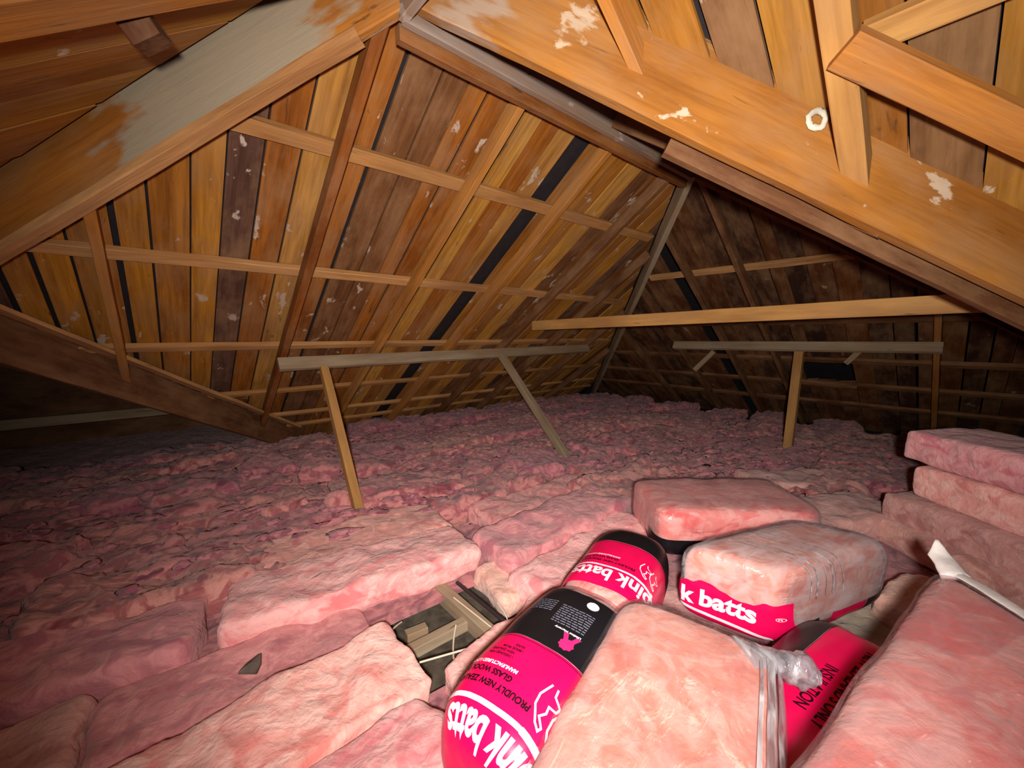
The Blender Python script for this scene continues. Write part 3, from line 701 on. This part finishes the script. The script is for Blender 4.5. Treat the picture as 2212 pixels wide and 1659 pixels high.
# E: big clear pack at right
E_ = Pack('insulation_pack', (1.36, -.13, .39), -7, 1.54, .56, .44, 'largest clear pack in the lower right corner with a torn white film corner', p=12, q=6, wr=.006, shear=.9)
E_.shell('batts', 'wool_core', -.012, 70, 60); E_.shell('film', 'film', 0, 100, 90)
# F: red pack low between the two big clear packs
Fp = Pack('insulation_pack', (1.80, .27, .06), -8, 1.0, .46, .34, 'crimson pack wedged low between the two big clear packs', p=5, q=3.4, wr=.005)
Fp.shell('batts', 'wool_core', -.012, 40, 40); Fp.shell('film', 'film', 0)
rF = Fp.patch('label', -.20, .09, .10, 1.1, 'red', .0025, nx=30, ny=40)
bF = Fp.patch('black_band', .094, .40, .10, 1.1, 'black', .0025, nx=24, ny=40)
for body, l, x in (("NEW ZEALAND'S ONLY", -.055, .33), ('INSULATION', .012, .11)):
    Fp.mapped('lettering', text_mesh(body, .058, .001, .9), (lambda l, y0: lambda x, y: Fp.pos(l - y, y0 - x, .0045))(l, Fp.yat(x)), 'ink', rF)
# G: clear pack behind
G = Pack('insulation_pack', (3.10, 1.16, .20), -41, 1.15, .70, .36, 'clear pack of peach batts behind the others, black strip along its near foot', p=9, q=6, wr=.006)
G.shell('batts', 'wool_core', -.012, 60, 50); G.shell('film', 'film', 0)
G.patch('black_strip', -G.clen * .42, -G.clen * .27, .12, .8, 'black', .003, nx=12, ny=30)

# loose film: the tied corner of D and the torn corner of E
def crumple(name, parent, pts, half, mat, sd, nseg=18):
    """crumpled film tail swept along pts (local), oval section"""
    V, F = [], []; n = 20; P = [Vector(p) for p in pts]
    for i in range(nseg + 1):
        t = i / nseg * (len(P) - 1); k = min(int(t), len(P) - 2); f = t - k; c = P[k].lerp(P[k + 1], f)
        hw = half[k][0] * (1 - f) + half[k + 1][0] * f; hh = half[k][1] * (1 - f) + half[k + 1][1] * f
        d = (P[k + 1] - P[k]).normalized(); y = Vector((0, 0, 1)).cross(d).normalized(); z = d.cross(y)
        for j in range(n):
            a = 2 * math.pi * j / n; q = c + y * math.cos(a) * hw + z * math.sin(a) * hh
            q += (q - c).normalized() * noise.noise(q * 45 + Vector((sd, 0, 0))) * .35 * hh; V.append(q)
    for i in range(nseg):
        for j in range(n): k = (j + 1) % n; F.append((i * n + j, i * n + k, (i + 1) * n + k, (i + 1) * n + j))
    F.append(tuple(reversed(range(n)))); F.append(tuple(range(nseg * n, nseg * n + n)))
    return link(name, mesh(name, V, F, True), mat, parent)
crumple('film_tail', D.root, [(.46, -.17, .17), (.52, -.26, .16), (.56, -.315, .13), (.59, -.365, .115), (.61, -.40, .10)], [(.09, .05), (.05, .03), (.05, .05), (.058, .055), (.03, .03)], 'film_white', 3)
crumple('film_corner', E_.root, [(.93, .20, .19), (.99, .26, .235), (1.02, .28, .29)], [(.05, .025), (.04, .012), (.006, .004)], 'tear', 5, 10)
crumple('film_hem', E_.root, [(.97, .25, .205), (.88, .13, .21), (.75, .0, .21), (.52, -.26, .205)], [(.022, .005), (.026, .006), (.024, .005), (.022, .005)], 'tear', 8, 40)
for k, (l0, l1) in enumerate(((-.345, -.285), (-.275, -.25), (-.24, -.228))):
    D.patch('film_fold', l0, l1, .20, D.plen - .30 - .03 * k, 'film_fold', .007, nx=4, ny=60, wavy=.05)
for k, y in enumerate((.36, .40, .47, .52, .545, .60)):
    C.patch('film_fold', -.36, .10, y, y + (.008, .012, .006, .010, .006, .008)[k], 'film_fold', .005, nx=60, ny=2)
# small things
def blob(name, c, r, mat, label, cat, squash=(1, 1, 1), ring=False):
    bm = bmesh.new(); bmesh.ops.create_icosphere(bm, subdivisions=3, radius=1)
    for v in bm.verts:
        d = 1 + noise.noise(v.co * 1.9 + Vector(c) * 3) * .45; v.co = Vector((v.co.x * squash[0], v.co.y * squash[1], v.co.z * squash[2])) * r * d
    me = bpy.data.meshes.new(name); bm.to_mesh(me); bm.free()
    o = link(name, me, mat); o.location = c; return tag(o, label, cat)
# torn paper scrap on the trough batt
def scrap(c, s, yaw, label):
    V = [(-.5, -.45, 0), (.5, -.4, .02), (.38, .1, .12), (.05, .6, .22), (-.1, .55, .2), (-.42, .05, .08), (0, -.1, .3)]
    V = [(x * s, y * s, z * s) for x, y, z in V]; V2_ = [(x, y, z - .012) for x, y, z in V]; n = 6
    F = [(i, (i + 1) % n, 6) for i in range(n)] + [(7 + (i + 1) % n, 7 + i, 13) for i in range(n)] + [((i + 1) % n, i, 7 + i, 7 + (i + 1) % n) for i in range(n)]
    o = link('paper_scrap', mesh('paper_scrap', V + V2_, F), 'scrap'); o.location = c; o.rotation_euler = (0, 0, math.radians(yaw)); return tag(o, label, 'scrap')
scrap((.215, 2.06, .02), .085, -45, 'small grey paper scrap on the trough batt at lower left')
# torn papery ring stuck to the valley beam
def torn_ring(c, nrm, R, label):
    V, F = [], []; n, m = 22, 8; x, y, z = frame(nrm, (0, 0, 1))
    for i in range(n):
        a = 2 * math.pi * i / n; rr = R * (1 + .2 * noise.noise(Vector((math.cos(a) * 2, math.sin(a) * 2, 4))))
        for j in range(m):
            b = 2 * math.pi * j / m; w_ = R * .38 * (1 + .5 * noise.noise(Vector((a * 3, b, 2))))
            V.append(Vector(c) + (y * math.cos(a) + z * math.sin(a)) * (rr + w_ * math.cos(b)) + x * w_ * .6 * math.sin(b))
    for i in range(n):
        for j in range(m): F.append((i * m + j, i * m + (j + 1) % m, ((i + 1) % n) * m + (j + 1) % m, ((i + 1) % n) * m + j))
    o = link('paper_ring', mesh('paper_ring', V, F, True), 'paper'); return tag(o, label, 'nest')
torn_ring((2.275, .545, 2.485), (-.7, -.7, 0), .036, 'torn pale papery ring stuck on the valley beam at upper right')
blob('paper_scrap', (3.9, 1.33, .14), .05, 'scrap', 'small grey lump behind the clear pack with the black strip', 'scrap', (1.2, .8, .6))
bpy.context.view_layer.update()
